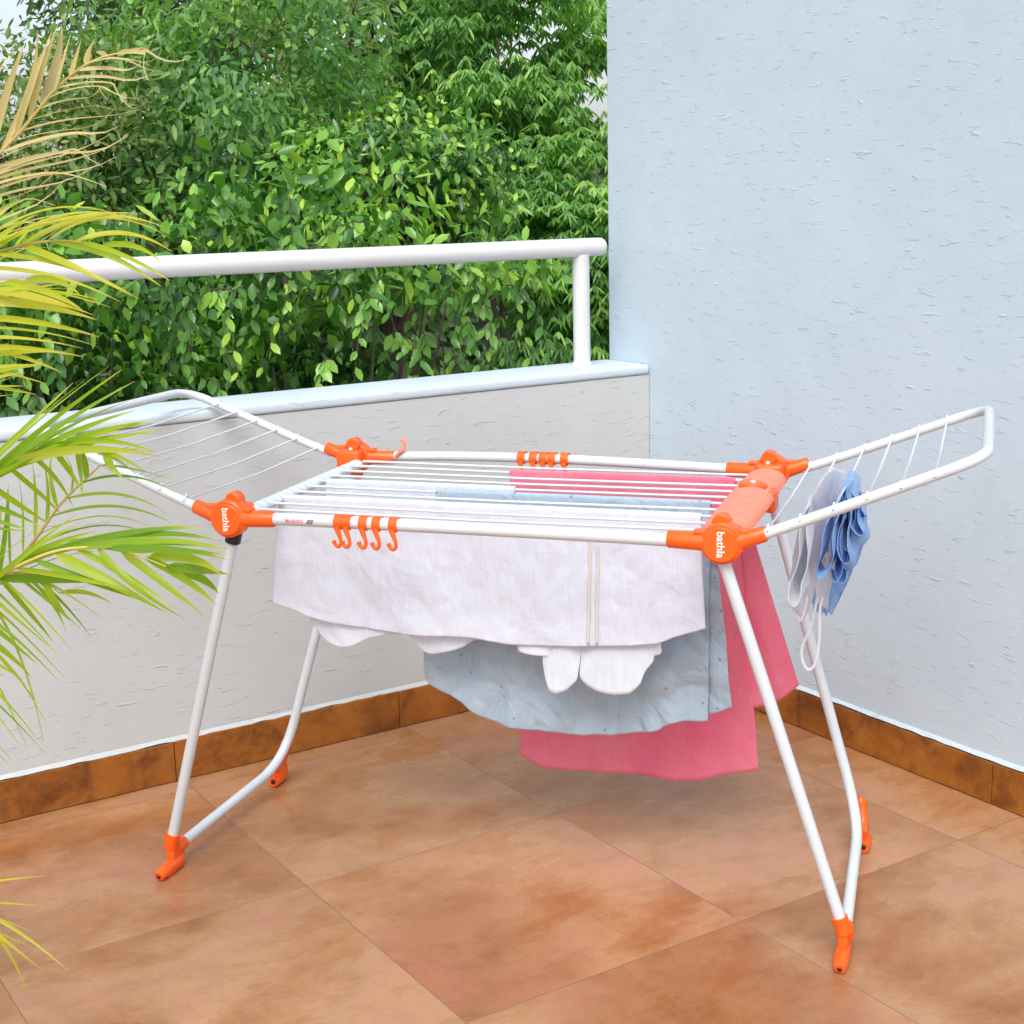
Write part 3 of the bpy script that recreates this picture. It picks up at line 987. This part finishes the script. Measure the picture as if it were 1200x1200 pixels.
# white garment on the fifth wire, left
t = WT[4]
o = hang('white_cloth', t, WZ[4], (rk(383, 566, t)[0], rk(604, 575, t)[0]),
         pl([(385, 690), (450, 705), (520, 715), (600, 725)], t), pl([(390, 690), (450, 700), (520, 705), (602, 715)], t), MT['lace'], 9, 3, .008, nv=40)
tag(o, 'short white cloth lying over the middle wires behind the large white garment', 'cloth', 'laundry drying on the rack')

# grey-blue garment
t = WT[5]
o = hang('blue_garment', t, WZ[5], (rk(512, 584, t)[0], rk(833, 592, t)[0]),
         pl([(497, 783), (500, 800), (528, 816), (560, 838), (592, 850), (650, 860), (715, 862), (765, 856), (790, 845), (829, 846)], t-.01),
         pl([(560, 780), (650, 800), (780, 830), (832, 834), (857, 826)], t+.02),
         MT['blue'], 14, 3.3, .013, crum=.015, nu=200, nv=110)
tag(o, 'grey-blue dotted cotton garment hanging between the white garment and the pink cloth', 'garment', 'laundry drying on the rack')
# stitched hem band along the front bottom
# big white garment over the front wires
t = WT[7]
s0, s1 = rk(330, 604, t)[0], rk(822, 611, t)[0]
white = hang('white_garment', t, WZ[7], (s0, s1),
         pl([(319, 706), (345, 716), (365, 724), (410, 735), (470, 743), (540, 747), (600, 757), (650, 758), (700, 757), (762, 756), (790, 747), (826, 737)], t-.012),
         pl([(366, 728), (385, 750), (408, 757), (440, 745), (478, 744), (490, 757), (505, 766), (540, 759), (560, 750), (606, 752), (612, 763), (660, 768), (768, 768), (772, 752), (820, 738)], t+.014),
         MT['white'], 23, 2.6, .011, crum=.005, nu=160, nv=80)
tag(white, 'large lilac-white cotton garment hanging at the front of the rack with a layered hem', 'garment', 'laundry drying on the rack')
# placket: two narrow raised stripes running down the front
for k, px in enumerate((690.5, 699.5)):
    bm = bmesh.new()
    f = folds(23, 2.6, .011)
    rr = []
    for j in range(40):
        v = j/39
        sx, sz = rk(px+(px-690)*.15*v-2*v, 622+134*v, t-.02)
        u = (sx-s0)/(s1-s0)
        vv = .12+.86*v
        kk = min(1, vv*1.6); kk = kk*kk*(3-2*kk)
        y = t-(.0052+.004*kk)+f(u, vv)*kk*(.35+.65*vv)-.0022
        rr.append([bm.verts.new((sx-.003, y, sz)), bm.verts.new((sx+.003, y, sz))])
    for a, b in zip(rr, rr[1:]): bm.faces.new((a[0], a[1], b[1], b[0]))
    q = from_bm('placket', bm, MT['cream'], white, True)
    md = q.modifiers.new('cloth_thickness', 'SOLIDIFY'); md.thickness = .0012
# hanging rounded cuffs under the hem
def cuff(pts_px, tt, seed):
    """rounded flap: closed px outline filled as a thick curved patch"""
    P = [rk(x, y, tt) for x, y in pts_px]
    top_l, top_r = P[0], P[-1]
    bot = P
    bm = bmesh.new(); nu, nv = 30, 14
    g = []
    for j in range(nv+1):
        v = j/nv; line = []
        for i in range(nu+1):
            u = i/nu
            b = interp_poly(bot, u)
            a = (top_l[0]+(top_r[0]-top_l[0])*u, top_l[1]+(top_r[1]-top_l[1])*u)
            bulge = -.022*math.sin(math.pi*u)*(.4+.6*v)
            line.append(bm.verts.new((a[0]+(b[0]-a[0])*v, tt+bulge+.004*math.sin(7*u+seed), a[1]+(b[1]-a[1])*v)))
        g.append(line)
    for a, b in zip(g, g[1:]):
        for i in range(nu): bm.faces.new((a[i], a[i+1], b[i+1], b[i]))
    q = from_bm('cuff', bm, MT['lace'], white, True)
    md = q.modifiers.new('cloth_thickness', 'SOLIDIFY'); md.thickness = .003
    return q
cuff([(636, 752), (637, 774), (641, 790), (647, 806), (656, 809), (668, 804), (679, 794), (681, 776), (681, 752)], t+.012, 1)
cuff([(682, 752), (681, 790), (688, 798), (703, 806), (722, 810), (741, 809), (752, 800), (757, 785), (766, 775), (768, 752)], t+.010, 2)

# small pieces on the right wing: cloth over a wing wire (wire runs along t at s=q)
def wing_cloth(name, q, t0, t1, bottom, mat, seed, nf, amp, label, cat, back=None, R=.005):
    """bottom: list of (t, z) of the lower edge, camera side panel"""
    f = folds(seed, nf, amp); f2 = folds(seed+9, nf, amp)
    z0 = wing_z(q)+.002
    sp2 = lambda P: [(p.x, p.y) for p in smooth_path([(a, b, 0) for a, b in P], 8)]
    bot_s = sp2(bottom); back_s = sp2(back or bottom)
    bm = bmesh.new(); nu, nv = 170, 50
    rows = [('B', j/nv) for j in range(nv, 0, -1)]+[('T', j/6) for j in range(7)]+[('F', j/nv) for j in range(1, nv+1)]
    g = []
    for kind, v in rows:
        line = []
        for i in range(nu+1):
            u = i/nu
            tt = t0+(t1-t0)*u
            if kind == 'T':
                a = math.pi*v
                line.append(bm.verts.new((q+math.cos(a)*R, tt, z0+math.sin(a)*R)))
            else:
                b = interp_poly(bot_s if kind == 'F' else back_s, u)
                k = min(1, v*2.2); k = k*k*(3-2*k)
                d = (f if kind == 'F' else f2)(u, v)*k
                sg = -1 if kind == 'F' else 1
                line.append(bm.verts.new((q+sg*(R+.010*k)+d, tt+(b[0]-tt)*v+(f2(u+.2, v))*.5*k, z0+(b[1]-z0)*v)))
        g.append(line)
    for a, b in zip(g, g[1:]):
        for i in range(nu): bm.faces.new((a[i], a[i+1], b[i+1], b[i]))
    o = from_bm(name, bm, mat, None, True)
    md = o.modifiers.new('cloth_thickness', 'SOLIDIFY'); md.thickness = .0016; md.offset = 0
    o.location = (RX, RY, 0); o.rotation_euler = (0, 0, RA)
    tag(o, label, cat, 'laundry drying on the rack')
    return o

def rq(px, py, q):
    """(t, z) where the view ray meets the rack's cross plane at s=q"""
    d = AX_F + AX_R*((px-600)/F_PX) - AX_U*((py-600)/F_PX)
    o = Vector((0, 0, EYE))
    k = (q-(o-RC).dot(E_))/d.dot(E_)
    P = o+d*k
    return (P-RC).dot(N_), P.z

def loop_bundle(name, q, loops, mat, label, cat, seed, panels=()):
    """cloth gathered over a wing wire: drop-shaped folds hanging side by side; loops = (ds, width, length, t0, t1)"""
    r = random.Random(seed)
    bm = bmesh.new()
    z0 = wing_z(q)+.004
    for ds, wd, ln, t0, t1 in loops:
        nt_, na = 22, 46
        prev = None
        ph = r.uniform(0, 6.28); tilt = r.uniform(-.02, .02)
        for j in range(nt_+1):
            f = j/nt_
            t = t0+(t1-t0)*f
            L_ = ln*(1-.10*math.sin(3*f+ph)**2-.25*abs(f-.5)**2)
            ring = []
            for i in range(na+1):
                a = i/na*2-1                      # -1 .. 1 down one side, up the other
                v = math.sin(math.pi/2*(1-abs(a)))
                w_ = wd*.58*v**.9*(1 if v < .84 else math.sqrt(max(0, 1-((v-.84)/.16)**2)))+.003*(1-v)
                sgn = 1 if a > 0 else -1
                s_ = q+ds*v**.8+sgn*w_+.004*math.sin(9*v+ph+2*f)+tilt*(f-.5)*v+crumple(t, v, ds, .004, 9, seed)*v
                z_ = z0-L_*v+.003*math.sin(5*f+ph)
                tt = t+(.5-f)*.55*(t1-t0)*(1-v)**2*.6+.006*math.sin(8*v+ph)
                ring.append(bm.verts.new((s_, tt, z_)))
            if prev:
                for i in range(na): bm.faces.new((prev[i], prev[i+1], ring[i+1], ring[i]))
            prev = ring
    for L_px, R_px, tL, tR, amp, nf in panels:
        # a part that has swung round to face the room: left and right edges, gentle folds between
        Lp = [(p.x, p.y) for p in smooth_path([(*rk(x, y, tL), 0) for x, y in L_px], 5)]
        Rp = [(p.x, p.y) for p in smooth_path([(*rk(x, y, tR), 0) for x, y in R_px], 5)]
        f = folds(seed+3, nf, amp); prev = None
        for j in range(61):
            v = j/60
            a, b = interp_poly(Lp, v), interp_poly(Rp, v)
            row = []
            for i in range(41):
                u = i/40
                d = f(u, v*.6)*min(1, v*3)+crumple(u*.2, v*.1, v*.3, .010, 22, seed)*min(1, v*3)
                row.append(bm.verts.new((a[0]+(b[0]-a[0])*u, tL+(tR-tL)*u+d, a[1]+(b[1]-a[1])*u+.004*math.sin(u*23+seed)*v**4-.006*math.sin(math.pi*u)*v**3)))
            if prev:
                for i in range(40): bm.faces.new((prev[i], prev[i+1], row[i+1], row[i]))
            prev = row
    o = from_bm(name, bm, mat, None, True)
    md = o.modifiers.new('cloth_thickness', 'SOLIDIFY'); md.thickness = .0010; md.offset = 0
    o.location = (RX, RY, 0); o.rotation_euler = (0, 0, RA)
    tag(o, label, cat, 'laundry drying on the rack')
    return o

q = .642
lace = loop_bundle('lace_garment', q, [(-.020, .022, .205, -.20, -.08), (.0, .03, .16, .0, .18)], MT['lace'],
    'white lace garment with thin strap loops on the right wing, beside the blue cloth', 'garment', 61,
    panels=[([(968, 555), (940, 604), (929, 650), (924, 700), (934, 712)], [(978, 548), (968, 610), (958, 660), (953, 700), (943, 726)], -.16, -.02, .007, 2.2),
            ([(976, 548), (962, 600), (955, 660), (957, 706)], [(990, 552), (990, 600), (985, 650), (972, 712)], .02, .10, .006, 1.8)])
bm = bmesh.new()
lp = smooth_path([(*(lambda P: (P[0], -.06, P[1]))(rk(x, y, -.06)),) for x, y in ((958, 700), (950, 735), (940, 758), (941, 776), (948, 785), (956, 776), (960, 750), (961, 715), (964, 700))], 5)
tube(bm, lp, .0030, 7)
from_bm('strap', bm, MT['lace'], lace, True)
bm = bmesh.new()
lp = smooth_path([(*(lambda P: (P[0], -.12, P[1]))(rk(x, y, -.12)),) for x, y in ((927, 690), (923, 708), (929, 713), (935, 722), (938, 728), (943, 716), (946, 700))], 5)
tube(bm, lp, .0024, 7)
from_bm('strap', bm, MT['lace'], lace, True)
q = .700
loop_bundle('blue_cloth', q, [(-.040, .024, .195, -.13, -.03), (-.022, .020, .205, -.10, .0), (-.006, .022, .210, -.08, .02), (.004, .020, .175, -.11, -.02), (.014, .022, .150, -.06, .05), (.022, .018, .115, -.08, .04),
    (.010, .022, .190, .0, .09), (.018, .020, .09, -.02, .08)], MT['sky'],
    'crumpled light blue cloth gathered in deep folds over a wire of the right wing', 'cloth', 72,
    panels=[([(992, 572), (965, 604), (952, 650), (950, 690), (953, 716)], [(1006, 570), (1006, 620), (1000, 665), (990, 690), (977, 717)], .06, .10, .008, 2.0)])

# ------------------------------------------------------------------ palm at the left edge
PALM_D = 2.40
pot_c = at(-215, 900, 2.45); pot_c.z = 0
palm = empty('areca_palm', pot_c)
tag(palm, 'potted palm leaning in from the left edge, topped by a dry tan frond', 'palm')
bm = bmesh.new()
prof = [(.12, .0), (.125, .005), (.165, .26), (.18, .27), (.182, .30), (.165, .302), (.16, .285), (.158, .262)]
seg = 36; rings = []
for r_, z_ in prof:
    rings.append([bm.verts.new((r_*math.cos(2*math.pi*k/seg), r_*math.sin(2*math.pi*k/seg), z_)) for k in range(seg)])
for a, b in zip(rings, rings[1:]):
    for k in range(seg): bm.faces.new((a[k], a[(k+1) % seg], b[(k+1) % seg], b[k]))
bm.faces.new(rings[0][::-1])
pot = from_bm('plant_pot', bm, MT['pot'], None, True); pot.location = pot_c
tag(pot, 'round clay plant pot holding the palm, just outside the left edge', 'plant pot')
bm = bmesh.new(); disc(bm, (0, 0, .262), (0, 0, 1), .157, .02, 36, .002)
from_bm('soil', bm, MT['soil'], pot)

def frond(rach, sides, mat, rw=.004, jit=5, label=None):
    """rach: [(px,py,depth)...] tip last; sides: list of dict(u0,u1,tips,n,w,bulge,mat)"""
    R = smooth_path([at(*p) for p in rach], 8)
    bm = bmesh.new()
    n = len(R)
    tube(bm, [p-pot_c for p in R], [rw*(1.25-1.0*i/(n-1)) for i in range(n)], 8)
    st = from_bm('frond', bm, MT['rachis'], palm, True)
    if label: st['label'] = label
    cum = [0]
    for a, b in zip(R, R[1:]): cum.append(cum[-1]+(b-a).length)
    def RP(u):
        x = u*cum[-1]
        for i in range(n-1):
            if x <= cum[i+1]+1e-9: return R[i].lerp(R[i+1], (x-cum[i])/max(1e-9, cum[i+1]-cum[i]))
        return R[-1]
    V = []; Fc = []; att = []
    for sd in sides:
        nl = sd['n']
        for k in range(nl):
            f = k/max(1, nl-1)
            u = sd['u0']+(sd['u1']-sd['u0'])*f
            base = RP(min(1, max(0, u)))
            tp = interp_poly([tuple(map(float, q)) for q in sd['tips']], f)
            tip = at(tp[0]+random.gauss(0, jit), tp[1]+random.gauss(0, jit), tp[2]+random.gauss(0, .04))
            Ln = (tip-base).length
            bul = sd.get('bulge', .1)*random.uniform(.7, 1.3)
            mid = base.lerp(tip, .5)+Vector((0, 0, bul*Ln))+Vector((random.gauss(0, .01), random.gauss(0, .02), 0))
            w = sd.get('w', .010)*random.uniform(.38, .76)
            rv = min(.72, max(0, random.gauss(sd.get('tone', .5), .2)))
            m = 14
            # flat side of the leaflet: seen partly from the front, twisted along its length
            tw0 = random.uniform(-.9, .9); 
            prev = None
            curl = sd.get('curl', 0)*random.uniform(.2, 1.3)
            ph = random.uniform(0, 6.28)
            for j in range(m+1):
                q = j/m
                p = base*(1-q)**2+mid*2*q*(1-q)+tip*q*q
                if curl and q > .6:
                    a_ = (q-.6)/.4*curl*5
                    p = p+Vector((math.cos(a_+ph)-math.cos(ph), .3*math.sin(a_), math.sin(a_+ph)-math.sin(ph)))*.018*(q-.6)/.4
                tg = ((mid-base)*(1-q)+(tip-mid)*q).normalized()
                view = Vector((0, -1, .35)).normalized()
                sdv = tg.cross(view)
                if sdv.length < 1e-4: sdv = Vector((0, 0, 1))
                sdv.normalize()
                nrm = sdv.cross(tg).normalized()
                ang = tw0+.5*q
                sdv = sdv*math.cos(ang)+nrm*math.sin(ang)
                nr2 = sdv.cross(tg).normalized()
                ww = w*(min(1, q/.14)**.7*.85+.15)*(1-max(0, (q-.35)/.65)**1.5)+.0004
                p = p-pot_c
                i0 = len(V)
                V += [p-sdv*ww, p-nr2*ww*.35, p+sdv*ww]
                att += [rv+(.999-rv)*max(0, (q-.80)/.2)**1.5]*3
                if prev is not None:
                    Fc.append((prev, prev+1, i0+1, i0)); Fc.append((prev+1, prev+2, i0+2, i0+1))
                prev = i0
    me = bpy.data.meshes.new('leaflets')
    me.from_pydata([tuple(v) for v in V], [], Fc)
    a_ = me.attributes.new('leaf', 'FLOAT', 'POINT')
    a_.data.foreach_set('value', [min(.999, x) for x in att])
    link('leaflets', me, mat, st, True)
    return st

STEM = [(-215, 1300, 2.45), (-200, 900, 2.45)]
# 1 dry frond at the top
frond(STEM+[(-110, 330, 2.5), (-30, 215, 2.5), (25, 153, 2.5), (67, 103, 2.48), (110, 71, 2.46), (168, 56, 2.45)], [
    dict(u0=.70, u1=.97, n=17, w=.0105, bulge=.06, tone=.45, tips=[(-50, 120, 2.6), (5, 62, 2.6), (35, 40, 2.55), (62, 28, 2.55), (85, 32, 2.5), (108, 46, 2.5), (128, 54, 2.5)]),
    dict(u0=.66, u1=.99, n=30, w=.0045, bulge=.10, tone=.6, curl=.8, tips=[(55, 262, 2.4), (85, 230, 2.4), (115, 200, 2.4), (135, 178, 2.4), (148, 140, 2.4), (158, 112, 2.4), (172, 88, 2.4), (192, 62, 2.4)]),
  ], MT['palm_dry'], label='dry tan frond with curled leaflet tips')
# 2 yellow-green frond over the handrail
frond(STEM+[(-120, 420, 2.35), (-50, 320, 2.3), (10, 292, 2.3), (70, 282, 2.28), (120, 288, 2.26)], [
    dict(u0=.80, u1=1.0, n=9, w=.0068, bulge=.22, tone=.7, tips=[(120, 262, 2.2), (165, 250, 2.2), (195, 268, 2.2), (205, 290, 2.2), (192, 300, 2.2)]),
    dict(u0=.74, u1=.98, n=10, w=.0075, bulge=.12, tone=.55, tips=[(60, 330, 2.2), (110, 345, 2.2), (150, 350, 2.2), (180, 345, 2.2), (195, 325, 2.2)]),
    dict(u0=.72, u1=.92, n=8, w=.008, bulge=.1, tone=.6, tips=[(-50, 250, 2.4), (10, 240, 2.4), (60, 245, 2.4)]),
  ], MT['palm_yellow'], label='yellowish frond crossing the handrail')
# 3 cluster below it
frond(STEM+[(-130, 500, 2.3), (-60, 380, 2.25), (-10, 335, 2.25), (30, 328, 2.25)], [
    dict(u0=.78, u1=1.0, n=13, w=.0095, bulge=.08, tone=.55, tips=[(25, 440, 2.2), (60, 425, 2.2), (95, 410, 2.2), (118, 405, 2.2), (108, 365, 2.2), (98, 345, 2.2)]),
    dict(u0=.72, u1=.9, n=8, w=.008, bulge=.05, tone=.5, tips=[(-40, 470, 2.25), (15, 455, 2.25), (45, 455, 2.25), (75, 440, 2.2)]),
  ], MT['palm_yellow'], label='short yellow-green frond hanging below the handrail')
# 4 frond with wide leaflets
frond(STEM+[(-110, 660, 2.25), (-40, 580, 2.2), (20, 538, 2.2), (70, 524, 2.18), (125, 526, 2.16)], [
    dict(u0=.78, u1=.97, n=9, w=.0085, bulge=.05, tone=.4, tips=[(90, 445, 2.2), (118, 430, 2.2), (140, 432, 2.2), (152, 447, 2.15), (165, 485, 2.1), (190, 505, 2.1)]),
    dict(u0=.80, u1=1.0, n=8, w=.010, bulge=.14, tone=.55, tips=[(188, 500, 2.1), (194, 520, 2.1), (182, 545, 2.1), (175, 552, 2.1), (150, 560, 2.1)]),
    dict(u0=.74, u1=.97, n=10, w=.0065, bulge=.02, tone=.35, tips=[(0, 640, 2.2), (28, 630, 2.2), (50, 612, 2.2), (72, 605, 2.2), (85, 590, 2.2), (100, 575, 2.2)]),
  ], MT['palm'])
# 5 thin-leaved frond
frond(STEM+[(-90, 760, 2.3), (-10, 690, 2.28), (35, 640, 2.25), (70, 592, 2.22), (100, 562, 2.2), (118, 545, 2.2)], [
    dict(u0=.78, u1=1.0, n=9, w=.0032, bulge=.20, tone=.35, tips=[(130, 640, 2.2), (160, 640, 2.2), (192, 625, 2.2), (198, 600, 2.2), (200, 575, 2.2), (205, 565, 2.2)]),
    dict(u0=.76, u1=.98, n=10, w=.006, bulge=.02, tone=.45, tips=[(-10, 600, 2.3), (15, 560, 2.3), (35, 545, 2.3), (60, 530, 2.25), (90, 520, 2.2)]),
  ], MT['palm'])
# 6 bright green frond reaching the rack joint
frond(STEM+[(-90, 770, 2.2), (-20, 690, 2.15), (40, 655, 2.12), (90, 642, 2.1), (145, 646, 2.08), (195, 664, 2.06)], [
    dict(u0=.84, u1=1.0, n=9, w=.0105, bulge=.10, tone=.3, tips=[(238, 612, 2.05), (252, 628, 2.05), (268, 645, 2.05), (270, 662, 2.05), (268, 680, 2.05)]),
    dict(u0=.82, u1=1.0, n=9, w=.0105, bulge=.06, tone=.3, tips=[(135, 688, 2.1), (172, 706, 2.1), (205, 715, 2.05), (238, 727, 2.05), (250, 712, 2.05), (260, 697, 2.05)]),
    dict(u0=.70, u1=.84, n=6, w=.007, bulge=.12, tone=.4, tips=[(70, 610, 2.1), (110, 612, 2.1), (130, 622, 2.1)]),
  ], MT['palm'], label='bright green frond reaching towards the rack joint')
# 7 hanging frond
frond(STEM+[(-120, 780, 2.2), (-50, 700, 2.18), (5, 672, 2.16), (45, 676, 2.15), (70, 695, 2.15)], [
    dict(u0=.80, u1=1.0, n=12, w=.0045, bulge=.12, tone=.45, tips=[(45, 880, 2.15), (52, 830, 2.15), (68, 790, 2.15), (92, 745, 2.15), (130, 732, 2.15), (120, 715, 2.15)]),
    dict(u0=.74, u1=.98, n=10, w=.0080, bulge=.05, tone=.5, tips=[(-30, 800, 2.2), (5, 790, 2.2), (30, 800, 2.2), (55, 760, 2.2), (60, 740, 2.2), (88, 730, 2.2)]),
    dict(u0=.74, u1=.9, n=5, w=.0042, bulge=.12, tone=.75, tips=[(10, 900, 2.2), (30, 875, 2.2), (48, 872, 2.2)]),
  ], MT['palm'])
# 8 lowest frond, only tips enter the view
frond(STEM[:1]+[(-205, 1150, 2.4), (-150, 1060, 2.3), (-90, 1040, 2.25), (-40, 1060, 2.2)], [
    dict(u0=.6, u1=1.0, n=7, w=.006, bulge=.08, tone=.8, tips=[(52, 1030, 2.2), (60, 1060, 2.2), (30, 1098, 2.2), (84, 1140, 2.2), (45, 1140, 2.2), (30, 1165, 2.2)]),
  ], MT['palm_yellow'], jit=2)
